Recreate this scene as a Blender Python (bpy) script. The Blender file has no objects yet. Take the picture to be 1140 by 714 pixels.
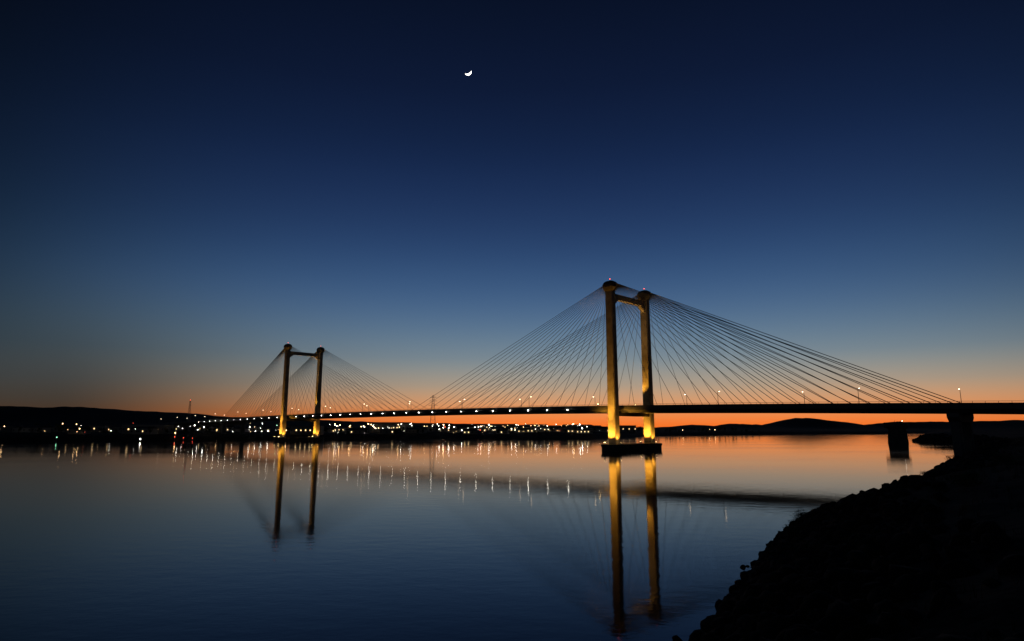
import bpy, bmesh, math, random
import numpy as np
from mathutils import Vector, Matrix, Euler
random.seed(7); rng=np.random.default_rng(11)
S=bpy.context.scene
S.view_settings.view_transform='Standard'; S.view_settings.look='None'; S.view_settings.exposure=0
def lin(c):
    return tuple(((x/255)/12.92 if x/255<=.04045 else ((x/255+.055)/1.055)**2.4) for x in c)+(1,)

# ---------------------------------------------------------------- helpers
def mk(name,V,F,mats,mi=None,parent=None,smooth=False):
    me=bpy.data.meshes.new(name)
    me.from_pydata([tuple(map(float,v)) for v in V],[],[tuple(map(int,f)) for f in F]); me.update()
    for m in (mats if isinstance(mats,(list,tuple)) else [mats]): me.materials.append(m)
    if mi is not None: me.polygons.foreach_set('material_index',np.array(mi,dtype=np.int32))
    if smooth: me.polygons.foreach_set('use_smooth',np.ones(len(me.polygons),dtype=bool))
    o=bpy.data.objects.new(name,me); S.collection.objects.link(o)
    if parent: o.parent=parent
    return o
def mknp(name,V,F,mats,mi=None,smooth=False,parent=None):
    me=bpy.data.meshes.new(name); n=len(V); m,k=F.shape
    me.vertices.add(n); me.vertices.foreach_set('co',V.astype(np.float32).ravel())
    me.loops.add(m*k); me.loops.foreach_set('vertex_index',F.astype(np.int32).ravel())
    me.polygons.add(m); me.polygons.foreach_set('loop_start',(np.arange(m)*k).astype(np.int32))
    for x in (mats if isinstance(mats,(list,tuple)) else [mats]): me.materials.append(x)
    if mi is not None: me.polygons.foreach_set('material_index',np.asarray(mi,dtype=np.int32))
    me.update(calc_edges=True); me.validate()
    if smooth: me.polygons.foreach_set('use_smooth',np.ones(len(me.polygons),dtype=bool))
    o=bpy.data.objects.new(name,me); S.collection.objects.link(o)
    if parent: o.parent=parent
    return o
class MB:
    def __init__(s): s.V=[];s.F=[];s.M=[]
    def add(s,V,F,m=0):
        b=len(s.V); s.V+=[tuple(v) for v in V]; s.F+=[tuple(i+b for i in f) for f in F]; s.M+=[m]*len(F)
    def rings(s,R,m=0,cap=True):
        n=len(R[0]); V=[p for r in R for p in r]; F=[]
        for i in range(len(R)-1):
            for j in range(n):
                a=i*n+j;b=i*n+(j+1)%n; F.append((a,b,b+n,a+n))
        if cap: F.append(tuple(range(n))[::-1]); F.append(tuple(range((len(R)-1)*n,len(R)*n)))
        s.add(V,F,m)
    def tube(s,p,q,r,m=0,k=6,r2=None):
        p=Vector(p);q=Vector(q); z=(q-p).normalized()
        x=z.orthogonal().normalized(); y=z.cross(x); r2=r if r2 is None else r2
        s.rings([[c+(x*math.cos(2*math.pi*i/k)+y*math.sin(2*math.pi*i/k))*rr for i in range(k)] for c,rr in((p,r),(q,r2))],m)
    def box(s,c,e,m=0,rot=0):
        cx,cy,cz=c;a,b,h=e;co,si=math.cos(rot),math.sin(rot)
        P=lambda x,y,z:(cx+x*co-y*si,cy+x*si+y*co,cz+z)
        s.rings([[P(-a,-b,z),P(a,-b,z),P(a,b,z),P(-a,b,z)] for z in(-h,h)],m)
    def oct(s,c,r,m=0,rz=None):
        x,y,z=c; rz=r if rz is None else rz
        s.add([(x+r,y,z),(x,y+r,z),(x-r,y,z),(x,y-r,z),(x,y,z+rz),(x,y,z-rz)],
          [(0,1,4),(1,2,4),(2,3,4),(3,0,4),(1,0,5),(2,1,5),(3,2,5),(0,3,5)],m)
    def obj(s,name,mats,parent=None,smooth=False): return mk(name,s.V,s.F,mats,s.M,parent,smooth)

def mat(name,c1,c2=None,scale=1.0,rough=.85,bump=0.0,bscale=None,metal=0,detail=6,spec=.2):
    m=bpy.data.materials.new(name); m.use_nodes=True; nt=m.node_tree; N=nt.nodes; L=nt.links
    b=N['Principled BSDF']; b.inputs['Roughness'].default_value=rough; b.inputs['Metallic'].default_value=metal
    b.inputs['Specular IOR Level'].default_value=spec
    tc=N.new('ShaderNodeTexCoord'); no=N.new('ShaderNodeTexNoise'); no.inputs['Scale'].default_value=scale; no.inputs['Detail'].default_value=detail
    L.new(tc.outputs['Object'],no.inputs['Vector'])
    r=N.new('ShaderNodeValToRGB'); r.color_ramp.elements[0].color=(*c1,1); r.color_ramp.elements[1].color=(*(c2 or c1),1)
    r.color_ramp.elements[0].position=.3; r.color_ramp.elements[1].position=.7
    L.new(no.outputs['Fac'],r.inputs['Fac']); L.new(r.outputs['Color'],b.inputs['Base Color'])
    if bump:
        n2=N.new('ShaderNodeTexNoise'); n2.inputs['Scale'].default_value=bscale or scale*4; n2.inputs['Detail'].default_value=8
        L.new(tc.outputs['Object'],n2.inputs['Vector']); bp=N.new('ShaderNodeBump'); bp.inputs['Distance'].default_value=bump
        L.new(n2.outputs['Fac'],bp.inputs['Height']); L.new(bp.outputs['Normal'],b.inputs['Normal'])
    return m
def emis(name,col,st):
    m=bpy.data.materials.new(name); m.use_nodes=True; nt=m.node_tree; nt.nodes.clear()
    o=nt.nodes.new('ShaderNodeOutputMaterial'); e=nt.nodes.new('ShaderNodeEmission')
    e.inputs['Color'].default_value=(*col,1); e.inputs['Strength'].default_value=st
    nt.links.new(e.outputs[0],o.inputs[0]); return m

M_conc=mat('tower_concrete',(.24,.21,.17),(.40,.36,.30),.35,.85,.03,3)
M_deck=mat('deck_concrete',(.10,.10,.10),(.16,.155,.15),.2,.85,.02,3)
M_asph=mat('asphalt',(.04,.04,.042),(.06,.06,.06),2,.9)
M_paint=mat('road_paint',(.7,.7,.68),(.8,.8,.78),3,.7)
M_steel=mat('cable_steel',(.16,.16,.15),(.22,.22,.21),1,.6)
M_dark=mat('weathered_concrete',(.06,.055,.05),(.13,.115,.10),.5,.9,.08,1.5)
M_pole=mat('galvanised_pole',(.12,.12,.12),(.16,.16,.16),3,.5,metal=.5)
M_rock=mat('basalt_rock',(.016,.013,.010),(.04,.032,.025),1.2,.95,.06,4,spec=.08)
M_grass=mat('dry_grass',(.04,.03,.018),(.065,.05,.028),.8,.95,spec=.05)
M_leaf=mat('leaf',(.035,.045,.02),(.07,.075,.035),.5,.9,spec=.1)
M_bark=mat('bark',(.05,.04,.03),(.08,.06,.04),2,.9)
M_wall=mat('house_wall',(.2,.18,.16),(.35,.32,.28),.02,.9)
M_roof=mat('house_roof',(.04,.035,.035),(.07,.06,.06),.3,.9)
E_lamp=emis('lamp_glass',(1,.74,.48),6)
E_edge=emis('deck_edge_light',(1,.93,.78),34)
E_white=emis('light_white',(1,.93,.8),20); E_warm=emis('light_warm',(1,.60,.26),14)
E_green=emis('light_green',(.35,1,.55),7); E_red=emis('light_red',(1,.08,.04),8)
E_beacon=emis('beacon_red',(1,.10,.05),4)
E_win=emis('window_lit',(1,.65,.3),2.5); E_flood=emis('floodlight_glass',(1,.66,.25),25)
E_moon=emis('moon_surface',(1,.97,.9),4)

# ---------------------------------------------------------------- shoreline + terrain
NS=np.array([(-1500,-900),(-400,-330),(-120,-90),(-40,-24),(-16,-2),(-3,11),(3,20),(7.75,28.5),(10.5,33),(17,45),(22,54),(25.5,58.5),(36,68),
 (59,97),(81,126),(104,153),(143,203),(165,232),(196,280),(236,340),(268,395),(280,430),(298,480),(350,560),(860,1330)],float)
FS=np.array([(900,1400),(740,1240),(420,1050),(213,900),(130,720),(77,640),(-20,615),(-120,590),(-240,530),(-380,470),(-700,400),(-1500,250),(-3500,-100)],float)
POLY=np.vstack([NS,FS,[(-3500,-2000)]])
def pdist(X,Y,P):
    d=np.full(X.shape,1e18)
    for (x0,y0),(x1,y1) in zip(P[:-1],P[1:]):
        vx,vy=x1-x0,y1-y0; t=np.clip(((X-x0)*vx+(Y-y0)*vy)/(vx*vx+vy*vy),0,1)
        d=np.minimum(d,(X-x0-t*vx)**2+(Y-y0-t*vy)**2)
    return np.sqrt(d)
def inside(X,Y):
    c=np.zeros(X.shape,bool); P=POLY; j=len(P)-1
    for i in range(len(P)):
        (xi,yi),(xj,yj)=P[i],P[j]
        if yi!=yj: c^=((yi>Y)!=(yj>Y))&(X<(xj-xi)*(Y-yi)/(yj-yi)+xi)
        j=i
    return c
def hsh(i,j,s):
    v=np.sin(i*127.1+j*311.7+s*74.7)*43758.5453; return v-np.floor(v)
def vn(X,Y,s=0):
    i=np.floor(X);j=np.floor(Y);f=X-i;g=Y-j;f=f*f*(3-2*f);g=g*g*(3-2*g)
    return (hsh(i,j,s)*(1-f)+hsh(i+1,j,s)*f)*(1-g)+(hsh(i,j+1,s)*(1-f)+hsh(i+1,j+1,s)*f)*g-.5
RU=np.array([-400,-200,-80,0,50,90,140,200,250,320,420,560,640,740,770,795,815,835,848,862,878,890,905,922,935,950,970,985,1000,1040,1140,1300,1600],float)
RV=np.array([466,458,454,452,454.5,453,457,459.5,464,467,470,473,475.5,476,473,475.5,472,472.5,476,473,467.5,465.0,467,469,472.5,477,475,471,470,470,468,468,474],float)
RX=(RU-570)*4.92; RH=8+(478-RV)*4.9        # east-west ridge 3.5 km north of the bank
def height(X,Y):
    X=np.asarray(X,float);Y=np.asarray(Y,float)
    w=inside(X,Y); dn=pdist(X,Y,NS); df=pdist(X,Y,FS); near=dn<df
    hn=7.0*(1-np.exp(-(.72*dn)/7.0*(1+.12*dn/10)))
    hn=hn+.5*np.clip(dn/60,0,1)+vn(X/2.3,Y/2.3,1)*.5*np.clip(dn/3,0,1)+vn(X/.6,Y/.6,2)*.12+vn(X/25,Y/25,3)*.9*np.clip(dn/40,0,1)
    far2=np.clip((np.hypot(X,Y)-250)/400,0,1); hn=hn+far2*1.5*np.clip(dn/60,0,1)
    hf=5.5*(1-np.exp(-df/18))+vn(X/40,Y/40,4)*2*np.clip(df/40,0,1)+np.clip(df/800,0,1)*3
    h=np.where(near,hn,hf)
    rd=np.interp(X,RX,RH,left=30,right=30)+vn(X/60,Y/200,5)*6+vn(X/22,Y/100,6)*2.5
    h=h+np.where(w,0,np.maximum(rd-8,0)*np.exp(-((Y-3500)/(420+280*(X<0)))**2))
    dd=np.minimum(dn,df)
    return np.where(w,-np.minimum(.25+dd*.35,4),h)
def h1(x,y): return float(height(np.array([x]),np.array([y]))[0])

NA,NR=1400,330
ang=np.linspace(0,2*math.pi,NA,endpoint=False); rad=np.concatenate([[.4],np.geomspace(1.2,16000,NR-1)])
A,R=np.meshgrid(ang,rad); X=R*np.sin(A); Y=R*np.cos(A); Z=height(X,Y)
V=np.stack([X,Y,Z],-1).reshape(-1,3)
i=np.arange(NR-1)[:,None];j=np.arange(NA)[None,:];jn=(j+1)%NA
F=np.stack([i*NA+j,(i+1)*NA+j,(i+1)*NA+jn,i*NA+jn],-1).reshape(-1,4)
M_ground=mat('bank_soil',(.022,.017,.012),(.05,.038,.026),.25,.95,.15,1.5,detail=10,spec=.05)
mknp('ground',V,F[:, ::-1],M_ground,smooth=True)

# ---------------------------------------------------------------- water
wm=bpy.data.materials.new('river_water'); wm.use_nodes=True; nt=wm.node_tree; N=nt.nodes; L=nt.links
b=N['Principled BSDF']; b.inputs['Base Color'].default_value=(.001,.003,.004,1); b.inputs['IOR'].default_value=1.333; b.inputs['Specular IOR Level'].default_value=.4
tc=N.new('ShaderNodeTexCoord')
def noise(sc,vec=(1,1,1),det=3,rot=0):
    mp=N.new('ShaderNodeMapping'); mp.inputs['Scale'].default_value=vec; mp.inputs['Rotation'].default_value=(0,0,rot); L.new(tc.outputs['Object'],mp.inputs['Vector'])
    n=N.new('ShaderNodeTexNoise'); n.inputs['Scale'].default_value=sc; n.inputs['Detail'].default_value=det; L.new(mp.outputs[0],n.inputs['Vector']); return n.outputs['Fac']
def mth(op,a,b=None):
    m=N.new('ShaderNodeMath'); m.operation=op
    for k,v in enumerate((a,b)):
        if v is None: continue
        if isinstance(v,(int,float)): m.inputs[k].default_value=v
        else: L.new(v,m.inputs[k])
    return m.outputs[0]
patch=noise(.012,(1,2.2,1),3,.35)
mr=N.new('ShaderNodeMapRange'); mr.inputs['From Min'].default_value=.38; mr.inputs['From Max'].default_value=.66; mr.inputs['To Min'].default_value=.4; mr.inputs['To Max'].default_value=1.15; L.new(patch,mr.inputs['Value'])
hh=mth('ADD',mth('MULTIPLY',noise(.45,(1,1.7,1),2,.4),.013),mth('MULTIPLY',noise(2.2,(1,1.6,1),3,-.5),.0036))
hh=mth('MULTIPLY',hh,mr.outputs[0])
bp=N.new('ShaderNodeBump'); bp.inputs['Distance'].default_value=1.0; bp.inputs['Strength'].default_value=1; L.new(hh,bp.inputs['Height']); L.new(bp.outputs[0],b.inputs['Normal'])
mr2=N.new('ShaderNodeMapRange'); mr2.inputs['From Min'].default_value=.35; mr2.inputs['From Max'].default_value=.7; mr2.inputs['To Min'].default_value=.03; mr2.inputs['To Max'].default_value=.065; L.new(patch,mr2.inputs['Value']); L.new(mr2.outputs[0],b.inputs['Roughness'])
n=96; Vw=[(0,0,0)]+[(15500*math.cos(2*math.pi*k/n),15500*math.sin(2*math.pi*k/n),0) for k in range(n)]
mk('river_water',Vw,[(0,1+k,1+(k+1)%n) for k in range(n)],wm)

# ---------------------------------------------------------------- bridge
P0=Vector((42.4,267,0)); D=Vector((-.7172,.6969,0)).normalized(); Nn=Vector((.6969,.7172,0)).normalized(); W=27.0; SP=294.0
def B(s,w,z): return P0+D*s+Nn*w+Vector((0,0,z))
def dz(s): 
    return 19.0-(4.3e-5 if s<160 else 3.0e-5)*(s-160)**2
bridge=bpy.data.objects.new('cable_stayed_bridge',None); S.collection.objects.link(bridge)
S0,S1=-300,600
ss=list(np.arange(S0,S1+1,6.0))
def sweep(mb,prof,s_list,m=0): mb.rings([[B(s,w,dz(s)+z) for w,z in prof] for s in s_list],m)
mb=MB()
sweep(mb,[(2.0,0),(2.0,-1.0),(4.2,-2.2),(6.4,-2.2),(7.4,-.8),(19.6,-.8),(20.6,-2.2),(22.8,-2.2),(25,-1.0),(25,0)],ss)
for s in np.arange(-294,590,9.0):            # floor beams
    mb.rings([[B(s+a,w,dz(s)+z) for w,z in((7,-.75),(7,-2.0),(20,-2.0),(20,-.75))] for a in(0,.5)])
mb.obj('deck_girder',M_deck,bridge)
mb=MB()
for w0 in(2.05,24.55): sweep(mb,[(w0,-.1),(w0+.4,-.1),(w0+.3,.75),(w0+.1,.75)],ss)
for w0 in(2.25,24.75):
    sweep(mb,[(w0-.05,1.15),(w0+.05,1.15),(w0+.05,1.25),(w0-.05,1.25)],ss)
    for s in np.arange(S0,S1,3.0): mb.tube(B(s,w0,dz(s)+.7),B(s,w0,dz(s)+1.2),.05,0,4)
for w0 in(4.6,22.0): sweep(mb,[(w0,-.1),(w0+.3,-.1),(w0+.25,.5),(w0+.05,.5)],ss)
mb.obj('barrier_railing',M_deck,bridge)
mb=MB()
def strip(w0,w1,z,sl,m):
    V=[];Fq=[]
    for s in sl: V+=[B(s,w0,dz(s)+z),B(s,w1,dz(s)+z)]
    for k in range(len(sl)-1): Fq.append((2*k,2*k+2,2*k+3,2*k+1))
    mb.add(V,Fq,m)
strip(5.0,21.9,.006,ss,0)
strip(13.2,13.32,.012,ss,1); strip(13.5,13.62,.012,ss,1)
for s in np.arange(S0,S1-6,12.0):
    for w0 in(9.2,17.6): strip(w0,w0+.12,.012,[s,s+3],1)
mb.obj('roadway',[M_asph,M_paint],bridge)
# small bulkhead lights under the outer deck edge
mb=MB()
for s in list(np.arange(26,284,12.0))+list(np.arange(308,470,13.0)):
    r=.25 if s<150 else .22 if s<284 else .20
    r*=random.uniform(.8,1.1)
    mb.tube(B(s,2.02,dz(s)-.85),B(s,1.7,dz(s)-.85),.06,0,4); mb.oct(B(s,1.5,dz(s)-.9),r,1,r*.8)
mb.obj('deck_edge_lights',[M_pole,E_edge],bridge)
def rr(s,w,hs,hw,z,c=.35):
    c=min(c,hs*.4,hw*.4)
    return [B(s+a,w+b_,z) for a,b_ in((-hs+c,-hw),(hs-c,-hw),(hs,-hw+c),(hs,hw-c),(hs-c,hw),(-hs+c,hw),(-hs,hw-c),(-hs,-hw+c))]
for T,st in enumerate((0.0,SP)):
    mb=MB()
    for w in(0,W):
        zs=list(np.arange(2.6,67.5,3.5))+[67.3]
        mb.rings([rr(st,w,2.05-.25*(z/68),1.65-.2*(z/68),z) for z in zs])
        mb.rings([rr(st,w,a,b_,z,.9) for z,a,b_ in((67.25,1.7,1.4),(68.0,2.4,1.9),(69.2,3.0,2.3),(70.4,3.05,2.3),(71.3,2.6,1.9),(71.9,1.6,1.2),(72.1,.6,.5))],1)
    mb.rings([[B(st+a,w,z) for a,z in((-1.1,64.2),(1.1,64.2),(1.1,66.6),(-1.1,66.6))] for w in(1.46,W-1.46)])
    for w,sg in((1.46,1),(W-1.46,-1)):   # haunches
        V=[B(st+a,w+sg*x,z) for a in(-1.0,1.0) for x,z in((0,61.5),(0,64.19),(3.2,64.19))]
        mb.add(V,[(0,1,2),(5,4,3),(0,3,4,1),(1,4,5,2),(2,5,3,0)])
    zd=dz(st)-2.25
    mb.rings([[B(st+a,w,z) for a,z in((-1.5,zd-1.4),(1.5,zd-1.4),(1.5,zd),(-1.5,zd))] for w in(1.6,W-1.6)],1)
    mb.obj('tower' ,[M_conc,M_dark],bridge)
    mb=MB()
    def cap(r,z):
        pts=[]
        for k in range(13): a=math.pi*k/12; pts.append(B(st+r*math.cos(a),W+1.8+r*math.sin(a),z))
        for k in range(13): a=math.pi+math.pi*k/12; pts.append(B(st+r*math.cos(a),-1.8+r*math.sin(a),z))
        return pts
    mb.rings([cap(4.2,-4),cap(4.2,1.7),cap(4.5,1.7),cap(4.5,2.5),cap(4.2,2.65)])
    for w in np.arange(0,W+1,4.5):
        for sg in(-1,1): mb.tube(B(st+sg*4.75,w,-3),B(st+sg*4.75,w,2.3),.28,0,8)
    for w in np.arange(-1.5,W+1.6,2.2):
        for sg in(-1,1): mb.tube(B(st+sg*4.1,w,2.5),B(st+sg*4.1,w,3.6),.05,0,4)
    for sg in(-1,1): mb.tube(B(st+sg*4.1,-1.5,3.6),B(st+sg*4.1,W+1.5,3.6),.05,0,4)
    mb.obj('tower_footing',M_dark,bridge)
    mb=MB()
    for w,wd in((0,2.3),(W,W-2.3)):
        for k in range(18):
            f=k/17; zt=67.9+3.1*f
            sm=9+134*f; s_=st+(sm if T==0 else -sm); e=B(s_,wd,dz(s_)+.3)
            mb.tube(B(st+(2.3 if T==0 else -2.3),w,zt),e,.07+.02*f,0,6)
            sb=9+110*f**.82
            s_=st-(sb if T==0 else -sb); e=B(s_,wd,dz(s_)+.3)
            mb.tube(B(st-(2.3 if T==0 else -2.3),w,zt),e,.07+.06*f,0,6)
    mb.obj('stay_cables',M_steel,bridge)
    mb=MB()
    def flood(pos,tgt,power,size,col):
        p=Vector(pos); t=Vector(tgt); d=(t-p).normalized()
        mb.tube(p-d*.6-Vector((0,0,.5)),p-d*.3,.12,1,6); mb.tube(p-d*.5,p-d*.05,.22,1,8,.32)
        mb.tube(p-d*.05,p-d*.02,.28,0,8)
        l=bpy.data.lights.new('floodlight','SPOT'); l.energy=power; l.spot_size=math.radians(size); l.spot_blend=.7; l.color=col; l.shadow_soft_size=.25
        o=bpy.data.objects.new('floodlight_beam',l); S.collection.objects.link(o); o.location=p+d*.1; o.rotation_euler=d.to_track_quat('-Z','Y').to_euler(); o.parent=bridge
    gold=(1,.44,.04); pale=(1,.54,.15)
    for w in(0,W):
        flood(B(st+.5,w-5.6,3.4),B(st,w,15),18000,90,gold)
        flood(B(st-3.9,w-1.0,3.4),B(st,w,15),3500,90,gold)
        flood(B(st+3.9,w-1.0,3.4),B(st,w,15),5000,90,gold)
    zt=dz(st)
    flood(B(st+.8,-5.9,3.4),B(st,0,48),68000,40,gold)
    flood(B(st+10,2.9,zt+1.6),B(st,.6,50),14000,50,pale)
    flood(B(st+3,W-6,zt+1.6),B(st,W,48),22000,60,gold)
    flood(B(st,13.5,zt+1.0),B(st,13.5,64),30000,60,pale)
    mb.obj('floodlight_fixtures',[E_flood,M_pole],bridge)
    mb=MB()
    for w in(0,W):
        mb.tube(B(st,w,72.0),B(st,w,72.7),.1,1); mb.oct(B(st,w,72.9),.26,0)
    mb.obj('aviation_beacons',[E_beacon,M_pole],bridge)
def pier(s,zg,wide=1.6):
    mb=MB(); zt=dz(s)-2.22
    for w in(5.3,21.7):
        mb.rings([rr(s,w,wide*.8,wide*1.1,zg,.3),rr(s,w,wide*.8,wide*1.1,zt-2.2,.3)])
    mb.rings([[B(s+a,w,z) for a,z in((-1.5,zt-(2.6 if 3.5<w<23.5 else 1.2)),(1.5,zt-(2.6 if 3.5<w<23.5 else 1.2)),(1.5,zt),(-1.5,zt))] for w in(1.5,4,8,19,23,25.5)])
    mb.obj('approach_pier',M_deck,bridge)
for s in(-118,-168,-214,-260,SP+121,SP+170,SP+215,SP+260):
    p=B(s,13.5,0); g=min(h1(p.x,p.y),h1(*B(s,2,0).xy),h1(*B(s,25,0).xy)); pier(s,min(g,0)-2 if g<0 else g-2, 1.5)
for s,sg in((S0,-1),(S1,1)):
    mb=MB(); mb.rings([[B(s+sg*a,w,z) for w,z in((1,-1),(26,-1),(26,dz(s)-.05),(1,dz(s)-.05))] for a in(-3,60)]); mb.obj('abutment',M_deck,bridge)

def lampmesh():
    mb=MB(); mb.tube((0,0,-.2),(0,0,5.2),.11,0,8,.07); mb.tube((0,0,5.2),(.9,0,5.75),.06,0,6,.05); mb.tube((0,0,0),(0,0,.5),.18,0,8,.14)
    mb.rings([[(1.25+a*x,b_*x,z) for a,b_ in((-.55,-.15),(.0,-.24),(.5,-.15),(.5,.15),(0,.24),(-.55,.15))] for x,z in((1,5.74),(.95,5.86),(.5,5.95))],0)
    mb.rings([[(1.3+a*x,b_*x,z) for a,b_ in((-.38,-.12),(.0,-.2),(.36,-.12),(.36,.12),(0,.2),(-.38,.12))] for x,z in((.45,5.50),(.9,5.6),(1,5.735))],1)
    return mb.obj('street_lamp',[M_pole,E_lamp])
first=lampmesh(); lamp_me=first.data; bpy.data.objects.remove(first)
def put_lamp(s,w,fl):
    o=bpy.data.objects.new('street_lamp',lamp_me); S.collection.objects.link(o); o.location=B(s,w,dz(s)); a=math.atan2(Nn.y,Nn.x)+(0 if fl else math.pi); o.rotation_euler=(0,0,a)
for k in range(36):
    s=-261+24*k
    if k%2: put_lamp(s,3.4,True)
    else: put_lamp(s,23.6,False)

# ---------------------------------------------------------------- old ruined bridge pier in the river
mb=MB(); cx,cy=252.,420.; K=2.45
def rg(hx,hy,z,dx=0,jit=0.0):
    P=[]
    for a,b_ in((-1,-1),(-.3,-1.02),(.4,-1),(1,-1),(1,-.2),(1,1),(.2,1.02),(-1,1),(-1.02,.3)):
        x=K*(a*hx+dx+random.uniform(-jit,jit));y=K*(b_*hy+random.uniform(-jit,jit)); P.append((cx+x*math.cos(-.55)-y*math.sin(-.55),cy+x*math.sin(-.55)+y*math.cos(-.55),z+random.uniform(-jit,jit)*1.6))
    return P
mb.rings([rg(2.5,2.6,-3),rg(2.3,2.4,2,0,.05),rg(2.1,2.3,8.4,0,.06),rg(2.1,2.3,9.0,0,.06),rg(2.9,2.7,10.2,-.2,.1),rg(2.95,2.75,12.0,-.2,.18),rg(2.7,2.5,12.8,-.2,.3)])
mb.box((cx+2,cy,13.2),(1.2,1.4,.6),0,.3); mb.tube((cx-2.4,cy-2,12.5),(cx-2.3,cy-2,14.4),.12,0,5)
mb.oct((cx+1.4,cy-4,14.0),.18,1); mb.tube((cx+1.4,cy-4,12),(cx+1.4,cy-4,13.9),.08,0,5)
mb.obj('ruined_bridge_pier',[M_dark,E_white])

# ---------------------------------------------------------------- riprap boulders
def rockbase(seed):
    bm=bmesh.new(); bmesh.ops.create_icosphere(bm,subdivisions=2,radius=1); r=random.Random(seed)
    pl=[(Vector((r.gauss(0,1),r.gauss(0,1),r.gauss(0,1))).normalized(),r.uniform(.5,.85)) for _ in range(10)]
    for v in bm.verts:
        for nrm,dd in pl:
            t=v.co.dot(nrm)
            if t>dd: v.co-=nrm*(t-dd)
        v.co*=r.uniform(.97,1.04)
    V=np.array([v.co[:] for v in bm.verts]);F=np.array([[v.index for v in f.verts] for f in bm.faces]); bm.free(); return V,F
RB=[rockbase(k) for k in range(9)]
def along(P,t0,t1,n,rg_):
    seg=np.hypot(*np.diff(P,axis=0).T); cum=np.concatenate([[0],np.cumsum(seg)])
    t=rg_.uniform(cum[t0],cum[t1],n); k=np.clip(np.searchsorted(cum,t)-1,0,len(seg)-1); f=(t-cum[k])/seg[k]
    p=P[k]+(P[k+1]-P[k])*f[:,None]; d=(P[k+1]-P[k])/seg[k][:,None]; return p,d
pts=[]
for (t0,t1,n,dmax,r0,r1) in((5,12,3600,11,.14,.66),(12,15,1300,12,.25,.9),(15,19,900,12,.4,1.2),(19,22,500,12,.6,1.5)):
    p,d=along(NS,t0,t1,n,rng); off=rng.uniform(-.5,dmax,n)*rng.uniform(.3,1,n)
    q=p+np.stack([d[:,1],-d[:,0]],-1)*off[:,None]; sz=r0+(r1-r0)*rng.random(n)**2.4
    z=height(q[:,0],q[:,1])
    for k in range(n):
        pts.append((q[k,0],q[k,1],max(z[k],-.3) if off[k]>-.4 else z[k],sz[k]))
for q in((14.9,42.9,-.06,.26),(15.3,43.2,-.08,.2),(15.9,43.6,-.06,.3),(7.0,28.6,-.05,.3)): pts.append(q)
VV=[];FF=[];base=0
for x,y,z,s_ in pts:
    Vb,Fb=RB[random.randrange(9)]; e=(random.uniform(0,6.28),random.uniform(-.5,.5),random.uniform(-.5,.5))
    Rm=np.array(Euler((e[1],e[2],e[0])).to_matrix()); sc=np.array([random.uniform(.8,1.4),random.uniform(.7,1.1),random.uniform(.55,.9)])*s_
    VV.append((Vb*sc)@Rm.T+np.array([x,y,z+.15*s_])); FF.append(Fb+base); base+=len(Vb)
mknp('riprap_rocks',np.vstack(VV),np.vstack(FF),M_rock)

# ---------------------------------------------------------------- grass tufts and shrubs on the bank
n=9000; p,d=along(NS,4,17,n,rng); off=rng.uniform(5,60,n)*rng.random(n)**.4; q=p+np.stack([d[:,1],-d[:,0]],-1)*off[:,None]
keep=np.hypot(q[:,0],q[:,1])>5.0; q=q[keep]; z=height(q[:,0],q[:,1]); VV=[];
for k in range(len(q)):
    for b_ in range(6):
        a=random.uniform(0,6.28); hgt=random.uniform(.15,.5); r_=random.uniform(.02,.2); x=q[k,0]+random.gauss(0,.1); y=q[k,1]+random.gauss(0,.1)
        VV+= [(x-.015*math.sin(a),y+.015*math.cos(a),z[k]-.05),(x+.015*math.sin(a),y-.015*math.cos(a),z[k]-.05),(x+r_*math.cos(a),y+r_*math.sin(a),z[k]+hgt)]
VV=np.array(VV); mknp('dry_grass',VV,np.arange(len(VV)).reshape(-1,3),M_grass)
def shrub(x,y,sz):
    mb=MB(); z=max(h1(x,y)-.1,.1)
    for k in range(9):
        a=random.uniform(0,6.28); t=random.uniform(.3,.9); e=Vector((x+math.cos(a)*sz*t,y+math.sin(a)*sz*t,z+sz*random.uniform(.4,.9)))
        mb.tube((x,y,z),e,.03,1,4,.01)
        for l in range(90):
            c=e+Vector((random.gauss(0,1),random.gauss(0,1),random.gauss(0,.7)))*sz*.22; u=Vector((random.gauss(0,1),random.gauss(0,1),random.gauss(0,1))).normalized()*.07; v=u.orthogonal().normalized()*.04
            mb.add([c-u,c+v,c+u,c-v],[(0,1,2,3)],0)
    mb.obj('sagebrush_shrub',[M_leaf,M_bark])
for x,y,s_ in((26.2,58.5,1.1),(27.5,60.5,1.2),(25.6,57,.9),(37,66.5,.9),(48,82,1.2),(20,46,.7),(14.5,36,.7),(64,100,1.1),(83,122,1.3),(18.5,42.5,.8),(28,40,.9),(40,52,1.1),(14,17,.5),(60,70,1.2),(22.5,51,.7),(32,64,1.0)): shrub(x,y,s_)

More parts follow.
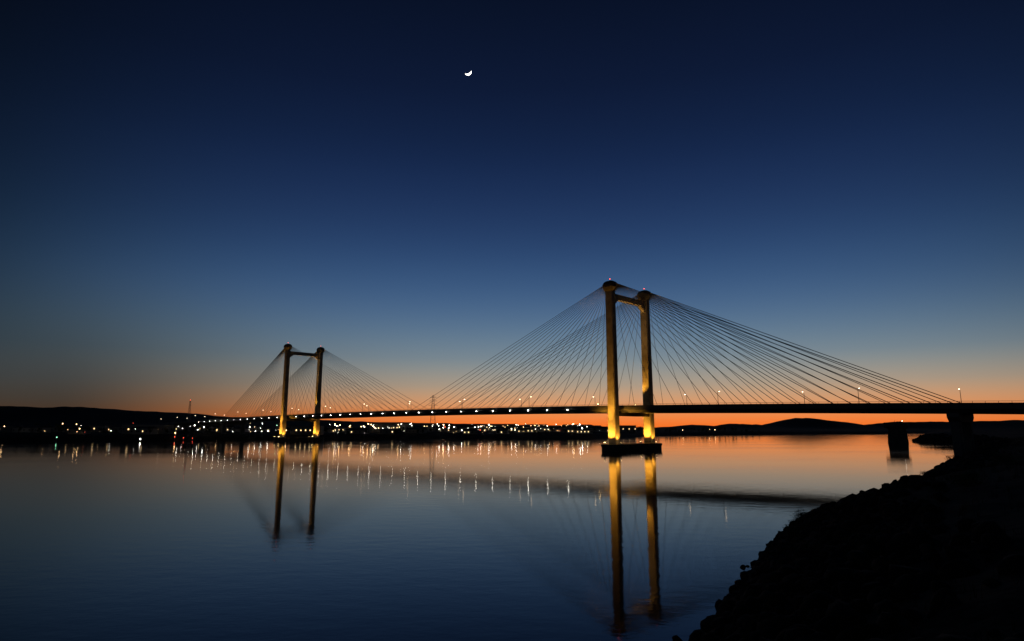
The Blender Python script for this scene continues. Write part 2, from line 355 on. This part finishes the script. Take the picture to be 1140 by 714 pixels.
# ---------------------------------------------------------------- far shore: trees, buildings, lights
p,d=along(FS,2,10,420,rng); off=12+rng.random(420)**1.6*260; q=p+np.stack([d[:,1],-d[:,0]],-1)*off[:,None]; z=height(q[:,0],q[:,1])
mb=MB()
for k in range(420):
    if z[k]<1: continue
    v=Vector((q[k,0],q[k,1],0))-P0
    if -6<v.dot(Nn)<33: continue
    H=random.uniform(3.5,8); Rr=H*random.uniform(.28,.42); c0=Vector((q[k,0],q[k,1],z[k]))
    mb.tube(c0-Vector((0,0,.3)),c0+Vector((0,0,H*.6)),.22,1,5,.08)
    cl=[(c0+Vector((random.uniform(-.6,.6)*Rr,random.uniform(-.6,.6)*Rr,H*random.uniform(.42,.9))),Rr*random.uniform(.35,.6)) for _ in range(6)]
    for l in range(85):
        c,rr_=cl[random.randrange(6)]; u=Vector((random.gauss(0,1),random.gauss(0,1),random.gauss(0,1))).normalized(); cc=c+u*rr_*random.uniform(.5,1)
        u2=Vector((random.gauss(0,1),random.gauss(0,1),random.gauss(0,1))).normalized()*.45; v2=u2.orthogonal().normalized()*.35
        mb.add([cc-u2,cc+v2,cc+u2,cc-v2],[(0,1,2,3)],0)
mb.obj('distant_trees',[M_leaf,M_bark])
mb=MB(); p,d=along(FS,3,10,220,rng); off=22+rng.random(220)*300; q=p+np.stack([d[:,1],-d[:,0]],-1)*off[:,None]; z=height(q[:,0],q[:,1])
for k in range(220):
    v=Vector((q[k,0],q[k,1],0))-P0
    if z[k]<1 or -14<v.dot(Nn)<41: continue
    a=random.uniform(-.5,.5); lx=random.uniform(5,10);ly=random.uniform(4,6);hz=random.uniform(1.6,3.0)
    if random.random()<.15: lx*=2.2; ly*=1.6; hz*=1.6
    c=(q[k,0],q[k,1],z[k]+hz-.5); mb.box(c,(lx,ly,hz),0,a)
    co,si=math.cos(a),math.sin(a); Pp=lambda x,y,zz:(c[0]+x*co-y*si,c[1]+x*si+y*co,c[2]+zz)
    rh=random.uniform(.8,2.0)
    mb.add([Pp(-lx-.4,-ly-.4,hz+.01),Pp(lx+.4,-ly-.4,hz+.01),Pp(lx+.4,ly+.4,hz+.01),Pp(-lx-.4,ly+.4,hz+.01),Pp(-lx-.4,0,hz+rh),Pp(lx+.4,0,hz+rh)],[(0,1,5,4),(2,3,4,5),(0,4,3),(1,2,5),(3,2,1,0)],1)
    nw=int(lx/1.7); pl=.65 if q[k,0]>-230 and random.random()<.45 else .2
    for i_ in range(nw):
        x=-lx+1.2+i_*(2*lx-2.4)/max(nw-1,1)
        m_=2 if random.random()<pl else 1
        mb.add([Pp(x-.5,-ly-.03,-.3),Pp(x+.5,-ly-.03,-.3),Pp(x+.5,-ly-.03,.8),Pp(x-.5,-ly-.03,.8)],[(0,1,2,3)],m_)
mb.obj('distant_town_buildings',[M_wall,M_roof,E_win])
mb=MB()
def tl(x,y,zz,r,m):
    g=max(h1(x,y),0); zz=max(zz,g+1.5); mb.tube((x,y,g-.3),(x,y,zz),.08,0,4); mb.oct((x,y,zz+r*.5),r,m)
p,d=along(FS,4,10,480,rng); off=4+rng.random(480)**1.5*340; q=p+np.stack([d[:,1],-d[:,0]],-1)*off[:,None]
for k in range(480):
    x,y=q[k]
    if x<-300 and random.random()<.4: continue
    r=random.random(); m=1 if r<.42 else 2 if r<.93 else 3 if r<.95 else 4
    tl(x,y,random.uniform(5,14),random.choice((.13,.15,.18,.22,.3,.42)),m)
# busier waterfront street between the two towers
for k in range(58):
    t=random.random()**.9; x=-200+t*285+random.gauss(0,4); y=650+random.uniform(-12,70)
    tl(x,y,random.uniform(8,14.5),random.choice((.2,.28,.4,.58)),1 if random.random()<.6 else 2)
for u_,v_,dd,r,m in((157,490,470,.5,1),(64,487,470,.35,3),(195,489,520,.3,4),(205,489,520,.25,4),(215,489,520,.2,4),(790,483,1150,.6,2),(796,482,1180,.6,2),(640,483,680,.5,2),(760,481,1120,.5,2),(30,478,900,.5,2),(110,479,900,.5,1)):
    X_=(u_-570)/704*.985*dd; tl(X_,dd,8.8+(478-v_)/704*dd,r,m)
mb.obj('distant_town_lights',[M_pole,E_white,E_warm,E_green,E_red])

def lattice(name,x,y,H,w0,w1,arms,beacon):
    mb=MB(); g=h1(x,y); n_=9
    def cr(t): 
        w=w0+(w1-w0)*t; return [Vector((x+a*w,y+b_*w,g+H*t)) for a,b_ in((-1,-1),(1,-1),(1,1),(-1,1))]
    for i_ in range(n_):
        a=cr(i_/n_);b_=cr((i_+1)/n_)
        for k in range(4):
            mb.tube(a[k],b_[k],.14,0,4); mb.tube(a[k],b_[(k+1)%4],.08,0,4); mb.tube(b_[k],b_[(k+1)%4],.08,0,4)
    for t,l in arms:
        mb.tube((x-l,y,g+H*t),(x+l,y,g+H*t),.14,0,4); mb.tube((x-l,y,g+H*t),(x,y,g+H*(t+.05)),.08,0,4); mb.tube((x+l,y,g+H*t),(x,y,g+H*(t+.05)),.08,0,4)
    if beacon: mb.oct((x,y,g+H+.6),.5,1)
    mb.obj(name,[M_pole,E_beacon])
lattice('transmission_tower',(482-570)/704*.99*680,680,38,3.2,.6,((.72,5),(.84,4.2),(.94,3.4)),False)
lattice('radio_mast',(209-570)/704*.985*900,900,42,2.2,.5,(),True)

# ---------------------------------------------------------------- moon (sunlit lune of a sphere)
dv=Vector(((521-570)/704,.9856-.1693*(357-80)/704,.1693+.9856*(357-80)/704)).normalized()
C=dv*9000+Vector((0,0,8.8)); Rm_=46
right=dv.cross(Vector((0,0,1))).normalized(); up=right.cross(dv).normalized()
lit=(right*.42-up*.91).normalized(); hrn=lit.cross(dv).normalized()
V=[];Fm=[];nu,nv=24,8
for i_ in range(nu+1):
    th=math.pi*i_/nu
    for j_ in range(nv+1):
        ph=math.radians(90-62*j_/nv)
        V.append(C+Rm_*(hrn*math.cos(th)+math.sin(th)*(lit*math.sin(ph)-dv*math.cos(ph))))
for i_ in range(nu):
    for j_ in range(nv):
        a=i_*(nv+1)+j_; Fm.append((a,a+1,a+nv+2,a+nv+1))
mk('moon',V,Fm,E_moon)

# ---------------------------------------------------------------- sky
w=bpy.data.worlds.new("World"); S.world=w; w.use_nodes=True; nt=w.node_tree; N=nt.nodes; L=nt.links; N.clear()
out=N.new('ShaderNodeOutputWorld'); bg=N.new('ShaderNodeBackground'); L.new(bg.outputs[0],out.inputs[0])
tc=N.new('ShaderNodeTexCoord'); nz=N.new('ShaderNodeVectorMath'); nz.operation='NORMALIZE'; L.new(tc.outputs['Generated'],nz.inputs[0])
sp=N.new('ShaderNodeSeparateXYZ'); L.new(nz.outputs[0],sp.inputs[0])
el=mth('DIVIDE',sp.outputs['Z'],.65)
def ramp(st):
    r=N.new('ShaderNodeValToRGB'); cr=r.color_ramp; cr.interpolation='B_SPLINE'
    while len(cr.elements)<len(st): cr.elements.new(.5)
    for e,(pp,c) in zip(cr.elements,st): e.position=pp; e.color=lin(c)
    L.new(el,r.inputs[0]); return r.outputs[0]
pos=[0,.027,.059,.102,.169,.275,.383,.48,.584,.67,.765,.917,1]
A_=ramp(list(zip(pos,[(248,106,28),(244,134,62),(222,156,104),(172,158,136),(116,138,150),(73,104,141),(48,77,118),(35,58,98),(24,43,80),(18,34,66),(14,26,54),(8,17,37),(6,12,28)])))
B_=ramp(list(zip(pos,[(84,46,26),(74,51,36),(64,58,50),(55,61,63),(40,54,63),(25,41,56),(17,32,48),(12,25,41),(9,19,34),(7,15,28),(5,11,22),(4,8,17),(3,7,14)])))
hv=N.new('ShaderNodeCombineXYZ'); L.new(sp.outputs['X'],hv.inputs[0]); L.new(sp.outputs['Y'],hv.inputs[1])
hn_=N.new('ShaderNodeVectorMath'); hn_.operation='NORMALIZE'; L.new(hv.outputs[0],hn_.inputs[0])
def glow(az,mn):
    dt=N.new('ShaderNodeVectorMath'); dt.operation='DOT_PRODUCT'; L.new(hn_.outputs[0],dt.inputs[0]); ga=math.radians(az); dt.inputs[1].default_value=(math.sin(ga),math.cos(ga),0)
    mr=N.new('ShaderNodeMapRange'); mr.interpolation_type='SMOOTHSTEP'; mr.inputs['From Min'].default_value=mn; mr.inputs['From Max'].default_value=1.0; L.new(dt.outputs['Value'],mr.inputs['Value']); return mr.outputs[0]
g1=glow(14,.64); g2=glow(6,.58)
mt=N.new('ShaderNodeMapRange'); mt.interpolation_type='SMOOTHSTEP'; mt.inputs['From Min'].default_value=.03; mt.inputs['From Max'].default_value=.35; L.new(el,mt.inputs['Value'])
mf=N.new('ShaderNodeMix'); mf.data_type='FLOAT'; L.new(mt.outputs[0],mf.inputs['Factor']); L.new(g1,mf.inputs[2]); L.new(g2,mf.inputs[3])
mx=N.new('ShaderNodeMix'); mx.data_type='RGBA'; L.new(mf.outputs[0],mx.inputs['Factor']); L.new(B_,mx.inputs[6]); L.new(A_,mx.inputs[7])
L.new(mx.outputs[2],bg.inputs[0]); bg.inputs[1].default_value=1.0

# ---------------------------------------------------------------- camera
cam=bpy.data.cameras.new('camera'); cam.sensor_width=36; cam.lens=704/1140*36; cam.clip_start=.1; cam.clip_end=40000
co=bpy.data.objects.new('camera',cam); S.collection.objects.link(co); co.location=(0,0,8.8); co.rotation_euler=(math.radians(90+9.75),0,0)
S.camera=co
